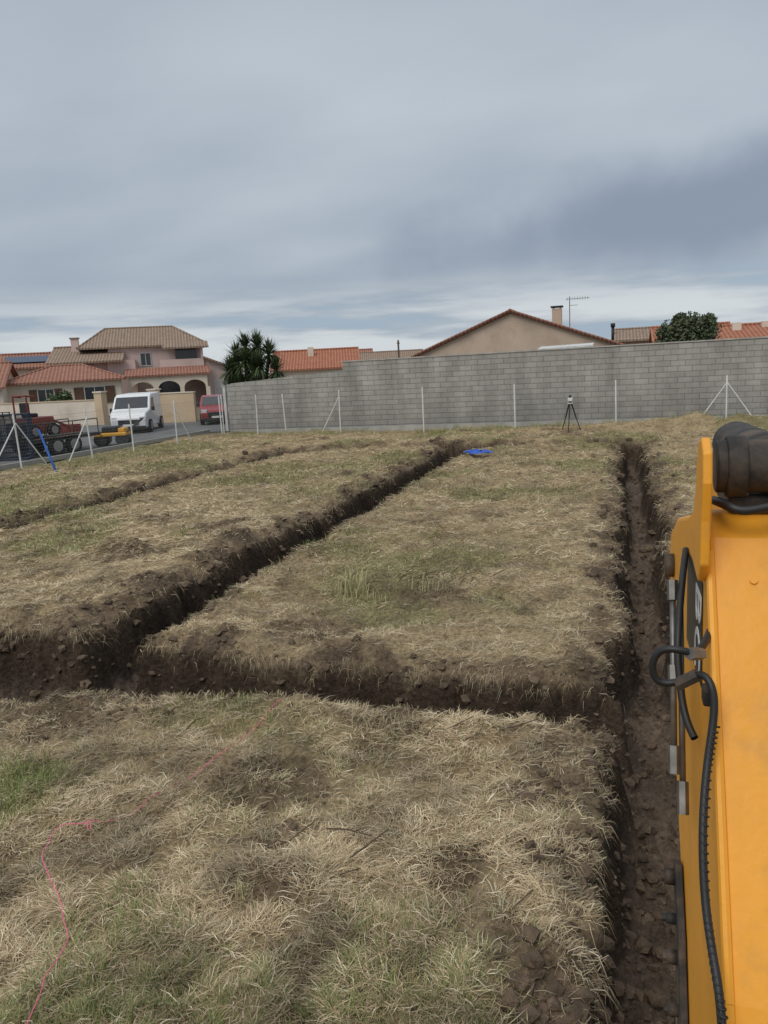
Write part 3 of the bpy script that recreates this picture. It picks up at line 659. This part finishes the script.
for x_ in (-.55,.3):
    for s in (-1,1): wheel(rc,x_,s*.5,.24,.18)
yr=empty('yellow_vibrating_roller',(-19.3,26.2,0),math.radians(20))
for x_ in (-.42,.42): rod('drum',(x_,-.4,.25),(x_,.4,.25),.25,MFr,yr,24)
box('frame',(-.62,-.46,.38),(.62,.46,.52),MYe,yr,.04); box('engine_cover',(-.35,-.32,.52),(.25,.32,.76),MDk,yr,.06); box('fuel_tank',(.28,-.3,.52),(.55,.3,.68),MYe,yr,.04)
a_=Acc(); a_.rod((.6,-.2,.5),(1.2,-.2,1.0),.025);a_.rod((.6,.2,.5),(1.2,.2,1.0),.025);a_.rod((1.2,-.2,1.0),(1.2,.2,1.0),.025); a_.mk('handle',MFr,yr)
g=empty('site_fence_panels',(-20.5,21.3,0),math.radians(28)); a_=Acc()
for k in range(7):
    yo=k*.10; lean=.18
    f_=lambda u,z: (u,yo+lean*z/1.5,.06+z)
    for (u0,z0_),(u1,z1_) in (((-1.1,0),(1.1,0)),((-1.1,1.5),(1.1,1.5)),((-1.1,0),(-1.1,1.5)),((1.1,0),(1.1,1.5))): a_.rod(f_(u0,z0_),f_(u1,z1_),.024,6)
    for i in range(1,22): a_.rod(f_(-1.1+i*.1,0),f_(-1.1+i*.1,1.5),.008,4)
    for i in range(1,8): a_.rod(f_(-1.1,i*.19),f_(1.1,i*.19),.008,4)
a_.mk('mesh_panels',MNv,g)
a_=Acc()
for xx in (-.9,.9): a_.box((xx-.12,-.15,0),(xx+.12,.85,.05))
a_.mk('feet',MNv,g)

# ------------------------------------------------------------------ backhoe boom
MY=newmat('machine_paint',(.86,.37,.028,1),.42,var=.06,scale=5,spec=.45,dirt=(.40,.22,.07,1),dscale=7,dlo=.52,dmax=.65,bump=.06,bscale=40)
MH=newmat('rubber_hose',(.015,.015,.016,1),.5,var=.2,spec=.5); MCr=newmat('zinc_steel',(.22,.21,.195,1),.5,metal=.8,var=.3,scale=30); MBk=newmat('black_steel',(.03,.027,.025,1),.65,var=.5,scale=12,spec=.35,dirt=(.15,.105,.07,1),dscale=14,dlo=.42)
bo=empty('backhoe_boom')
prof=[(1.30,2.30),(1.36,2.335),(1.55,2.29),(1.95,2.20),(2.16,2.12),(2.20,2.05),(1.90,1.66),(1.47,1.37),(1.2,1.0),(1.0,.5),(.45,.5),(.60,1.2),(.93,1.77),(1.15,2.08)]
prism('boom_box',prof,.135,.43,MY,bo,bevel=.012)
pl=[(1.27,2.235),(1.235,2.27),(1.235,2.34),(1.225,2.40),(1.235,2.445),(1.27,2.465),(1.31,2.455),(1.33,2.42),(1.34,2.37),(1.37,2.33),(1.46,2.30),(1.50,2.275),(1.42,2.25)]
prism('knuckle_plate_near',pl,.120,.134,MY,bo,bevel=.004); prism('knuckle_plate_far',pl,.431,.445,MY,bo,bevel=.004)
rod('pivot_cylinder',(.15,1.35,2.408),(.425,1.35,2.408),.043,MBk,bo,32,bevel=.004)
for xx,w_ in ((.165,.03),(.30,.012),(.37,.03)): rod('cylinder_collar',(xx,1.35,2.408),(xx+w_,1.35,2.408),.050,MBk,bo,32,bevel=.003)
rod('ram_barrel',(.28,1.40,2.38),(.28,2.1,2.36),.055,MBk,bo,24); box('ram_bracket',(.17,1.34,2.330),(.40,1.5,2.362),MBk,bo,.01)
rod('bracket_bolt',(.19,1.345,2.362),(.19,1.345,2.375),.012,MCr,bo,6)
tube('knuckle_hose',[(.150,1.36,2.35),(.155,1.29,2.36),(.175,1.275,2.345),(.21,1.28,2.352),(.25,1.285,2.36),(.32,1.28,2.35),(.40,1.29,2.345)],.0075,MH,bo)
LB=newmat('black_label',(.03,.03,.032,1),.4)
mk('label_panel',[(.1335,1.33,2.215),(.1335,1.62,2.20),(.1335,1.60,2.02),(.1335,1.30,2.04)],[(0,1,2,3)],LB,bo)
tx=bpy.data.curves.new('label_text','FONT'); tx.body='BC'; tx.size=.13; tx.extrude=.0006; tx.materials.append(MWp)
to=bpy.data.objects.new('label_text',tx); link(to,bo)
e1=Vector((0,-.0,-1)).normalized(); nrm=Vector((-1,0,0)); e2=nrm.cross(e1)
Mx=Matrix((( e1.x,e2.x,nrm.x,.1325),(e1.y,e2.y,nrm.y,1.42),(e1.z,e2.z,nrm.z,2.20),(0,0,0,1))); to.matrix_world=Mx
a_=Acc()
a_.rod((.139,1.148,2.081),(.139,.93,1.771),.007,8); a_.rod((.139,.93,1.771),(.139,.6,1.201),.007,8); a_.rod((.139,1.285,2.28),(.139,1.148,2.081),.007,8); a_.mk('weld_seam',MY,bo)
nv=Vector((0,-.83,.56))
for (xx,yy,zz) in ((.20,1.262,2.24),(.245,1.262,2.24)):
    p_=Vector((xx,yy,zz)); rod('bolt',p_-nv*.012,p_+nv*.006,.006,MY,bo,8)
tube('hydraulic_hose',[(.135,1.22,2.17),(.117,1.15,2.156),(.09,1.14,2.168),(.06,1.15,2.166),(.046,1.15,2.14),(.054,1.15,2.106),(.089,1.15,2.112),(.117,1.14,2.138),(.130,1.12,2.125),(.134,1.11,2.09),(.120,1.08,2.02),(.110,1.02,1.947),(.112,.975,1.87),(.120,.93,1.825),(.128,.88,1.786),(.13,.7,1.5),(.13,.5,1.0)],.0056,MH,bo)
sg=[]
hp=[Vector(v) for v in [(.1325,1.10,2.07),(.122,1.075,2.02),(.113,1.02,1.947),(.113,.975,1.875),(.119,.93,1.828),(.127,.88,1.786)]]
for s in range(190):
    t=s/190*(len(hp)-1); i=int(t); f_=t-i; c_=hp[i].lerp(hp[i+1],f_); an_=s*1.25
    sg.append((c_.x+.006*math.cos(an_),c_.y+.006*math.sin(an_),c_.z))
tube('hose_spiral_guard',sg,.0014,MH,bo,res=3)
tube('hydraulic_hose_upper',[(.130,1.62,2.20),(.115,1.50,2.17),(.105,1.42,2.13),(.10,1.38,2.07),(.105,1.36,2.02),(.11,1.33,1.97),(.125,1.30,1.95)],.0065,MH,bo)
rod('steel_pipe',(.098,1.50,2.17),(.098,1.36,1.86),.0055,MCr,bo); rod('steel_pipe',(.112,1.50,2.15),(.112,1.33,1.80),.0055,MCr,bo)
for (px_,y0,z0_,y1,z1_,r_) in ((.098,1.50,2.17,1.485,2.135,.010),(.098,1.435,2.025,1.42,1.995,.010),(.098,1.375,1.895,1.355,1.85,.011),(.112,1.35,1.84,1.325,1.79,.010)):
    rod('pipe_fitting',(px_,y0,z0_),(px_,y1,z1_),r_,MCr,bo,6)
rod('hose_fitting',(.118,1.16,2.156),(.10,1.14,2.162),.0095,MCr,bo,6); rod('hose_fitting',(.085,1.148,2.11),(.112,1.142,2.13),.010,MBk,bo,6)
box('hose_clamp',(.118,1.12,2.09),(.1345,1.15,2.115),MBk,bo,.003)
prism('side_bracket',[(1.62,1.50),(1.56,1.53),(1.44,1.44),(1.30,1.26),(1.16,1.02),(1.20,.98),(1.36,1.19),(1.50,1.36)],.118,.133,MBk,bo,bevel=.003)
for (yy,zz,rr_) in ((1.57,1.49,.017),(1.51,1.435,.011),(1.46,1.385,.014),(1.40,1.315,.011),(1.35,1.25,.017),(1.24,1.09,.014)):
    rod('bracket_pin',(.098,yy,zz),(.118,yy,zz),rr_,MBk,bo,12); rod('bracket_nut',(.091,yy,zz),(.098,yy,zz),rr_*.7,MBk,bo,6)
rod('pivot_pin',(.112,2.02,2.06),(.134,2.02,2.06),.030,MBk,bo,20)
prism('dipper_arm',[(1.5,2.30),(1.5,2.42),(2.2,2.34),(2.45,2.1),(2.5,1.2),(2.46,.3),(2.36,.3),(2.32,1.2),(2.2,1.9)],.24,.36,MY,bo,bevel=.01)
prism('bucket',[(2.36,.32),(2.5,.3),(2.62,.05),(2.5,-.25),(2.3,-.4),(2.12,-.36),(2.3,-.32),(2.45,-.15),(2.52,.05),(2.4,.2),(2.2,.1),(2.16,.14)],.20,.44,MBk,bo)
rod('kingpost',(.28,.55,-.3),(.28,.55,.9),.12,MBk,bo,24)

# ------------------------------------------------------------------ world
w=bpy.data.worlds.new('World'); scn.world=w; w.use_nodes=True
nt=w.node_tree;N=nt.nodes;L=nt.links; bg=N['Background']; bg.inputs['Strength'].default_value=.1
SE,SR=math.radians(48),math.radians(200)
sk=N.new('ShaderNodeTexSky'); sk.sky_type='NISHITA'; sk.sun_disc=False; sk.sun_elevation=SE; sk.sun_rotation=SR
tc=N.new('ShaderNodeTexCoord'); se=N.new('ShaderNodeSeparateXYZ'); L.new(tc.outputs['Generated'],se.inputs[0])
def M(op,a,b=None,c=None,clamp=False):
    n=N.new('ShaderNodeMath'); n.operation=op; n.use_clamp=clamp
    for i,v in enumerate((a,b,c)):
        if v is None: continue
        if isinstance(v,(int,float)): n.inputs[i].default_value=v
        else: L.new(v,n.inputs[i])
    return n.outputs[0]
def MR(v,a,b,c=0,d=1,smooth=True):
    n=N.new('ShaderNodeMapRange'); n.interpolation_type='SMOOTHSTEP' if smooth else 'LINEAR'
    L.new(v,n.inputs[0]); 
    for i,q in enumerate((a,b,c,d)): n.inputs[i+1].default_value=q
    return n.outputs[0]
def noise(vec,scale,detail=4,rough=.5):
    n=N.new('ShaderNodeTexNoise'); n.inputs['Scale'].default_value=scale; n.inputs['Detail'].default_value=detail; n.inputs['Roughness'].default_value=rough; L.new(vec,n.inputs['Vector']); return n.outputs['Fac']
def mix(f,a,b):
    n=N.new('ShaderNodeMix'); n.data_type='RGBA'
    if isinstance(f,(int,float)): n.inputs[0].default_value=f
    else: L.new(f,n.inputs[0])
    for i,v in ((6,a),(7,b)):
        if isinstance(v,tuple): n.inputs[i].default_value=v
        else: L.new(v,n.inputs[i])
    return n.outputs[2]
X_,Y_,Z_=se.outputs
zz=M('ADD',M('MAXIMUM',Z_,0),.22)
cb=N.new('ShaderNodeCombineXYZ'); L.new(M('DIVIDE',X_,zz),cb.inputs[0]); L.new(M('DIVIDE',Y_,zz),cb.inputs[1])
mp=N.new('ShaderNodeMapping'); mp.inputs['Rotation'].default_value=(0,0,.55); mp.inputs['Scale'].default_value=(.55,.85,1); mp.inputs['Location'].default_value=(5.3,2.2,0); L.new(cb.outputs[0],mp.inputs[0])
n1=noise(mp.outputs[0],.75,3,.4); n2_=noise(mp.outputs[0],2.2,5,.5)
cf=MR(M('ADD',M('MULTIPLY',n1,.78),M('MULTIPLY',n2_,.22)),.37,.63)
def C(r,g,b,k=1): 
    l=lin(r,g,b); return (l[0]*10*k,l[1]*10*k,l[2]*10*k,1)
cl=mix(cf,C(160,172,186),C(193,202,211))
up_=MR(Z_,.28,.62)
cl=mix(M('MULTIPLY',up_,.75),cl,C(138,154,170))
wob=M('MULTIPLY',M('SUBTRACT',noise(tc.outputs['Generated'],4.5,5,.55),.5),1.6)
dx=M('DIVIDE',M('SUBTRACT',X_,.10),.31); dz=M('DIVIDE',M('SUBTRACT',Z_,M('ADD',.150,M('MULTIPLY',X_,.05))),.060)
rad=M('SQRT',M('ADD',M('POWER',M('ABSOLUTE',dx),2.0),M('POWER',M('ABSOLUTE',dz),2.0)))
rad=M('ADD',rad,wob)
dk=M('MULTIPLY',MR(rad,1.4,.4),MR(Y_,0,.3))
cl=mix(M('MULTIPLY',dk,.9),cl,C(134,147,166))
mp2=N.new('ShaderNodeMapping'); mp2.inputs['Scale'].default_value=(2.0,2.0,17); L.new(tc.outputs['Generated'],mp2.inputs[0])
n3=noise(mp2.outputs[0],1.5,6,.55)
hb_=M('MULTIPLY',MR(Z_,.12,.05),MR(n3,.40,.6)); cl=mix(M('MULTIPLY',hb_,.85),cl,C(216,222,225))
op=M('MULTIPLY',MR(Z_,.11,.06),MR(n3,.5,.36)); skd=N.new('ShaderNodeVectorMath'); skd.operation='SCALE'; L.new(sk.outputs[0],skd.inputs[0]); skd.inputs['Scale'].default_value=.8
cl=mix(M('MULTIPLY',op,.5),cl,C(158,184,205))
cl=mix(MR(Z_,.66,.92),cl,C(250,251,252,1.1))
fin=mix(.06,cl,skd.outputs[0])
L.new(fin,bg.inputs['Color'])

sun=bpy.data.lights.new('sun','SUN'); sun.energy=1.4; sun.angle=math.radians(32); sun.color=(1,.96,.89)
so=bpy.data.objects.new('sun',sun); link(so)
sd=Vector((math.sin(SR)*math.cos(SE),math.cos(SR)*math.cos(SE),math.sin(SE))); so.rotation_euler=sd.to_track_quat('Z','Y').to_euler()

# ------------------------------------------------------------------ camera
yaw=math.radians(17.33);pit=math.atan(147.3/768);c_=.9986;s_=.0529
Fv=Vector((-math.sin(yaw),math.cos(yaw),0));Rv=Vector((math.cos(yaw),math.sin(yaw),0));Zv=Vector((0,0,1))
fv=Fv*math.cos(pit)-Zv*math.sin(pit); wv_=Fv*math.sin(pit)+Zv*math.cos(pit)
rv=Rv*c_-wv_*s_; uv=Rv*s_+wv_*c_
cam=bpy.data.cameras.new('camera'); cam.sensor_fit='VERTICAL'; cam.sensor_height=24; cam.sensor_width=18; cam.lens=18; cam.clip_start=.05; cam.clip_end=3000
co_=bpy.data.objects.new('camera',cam); link(co_)
co_.matrix_world=Matrix(((rv.x,uv.x,-fv.x,0),(rv.y,uv.y,-fv.y,0),(rv.z,uv.z,-fv.z,2.6),(0,0,0,1)))
scn.camera=co_
scn.view_settings.view_transform='Standard'; scn.view_settings.look='None'; scn.view_settings.exposure=0
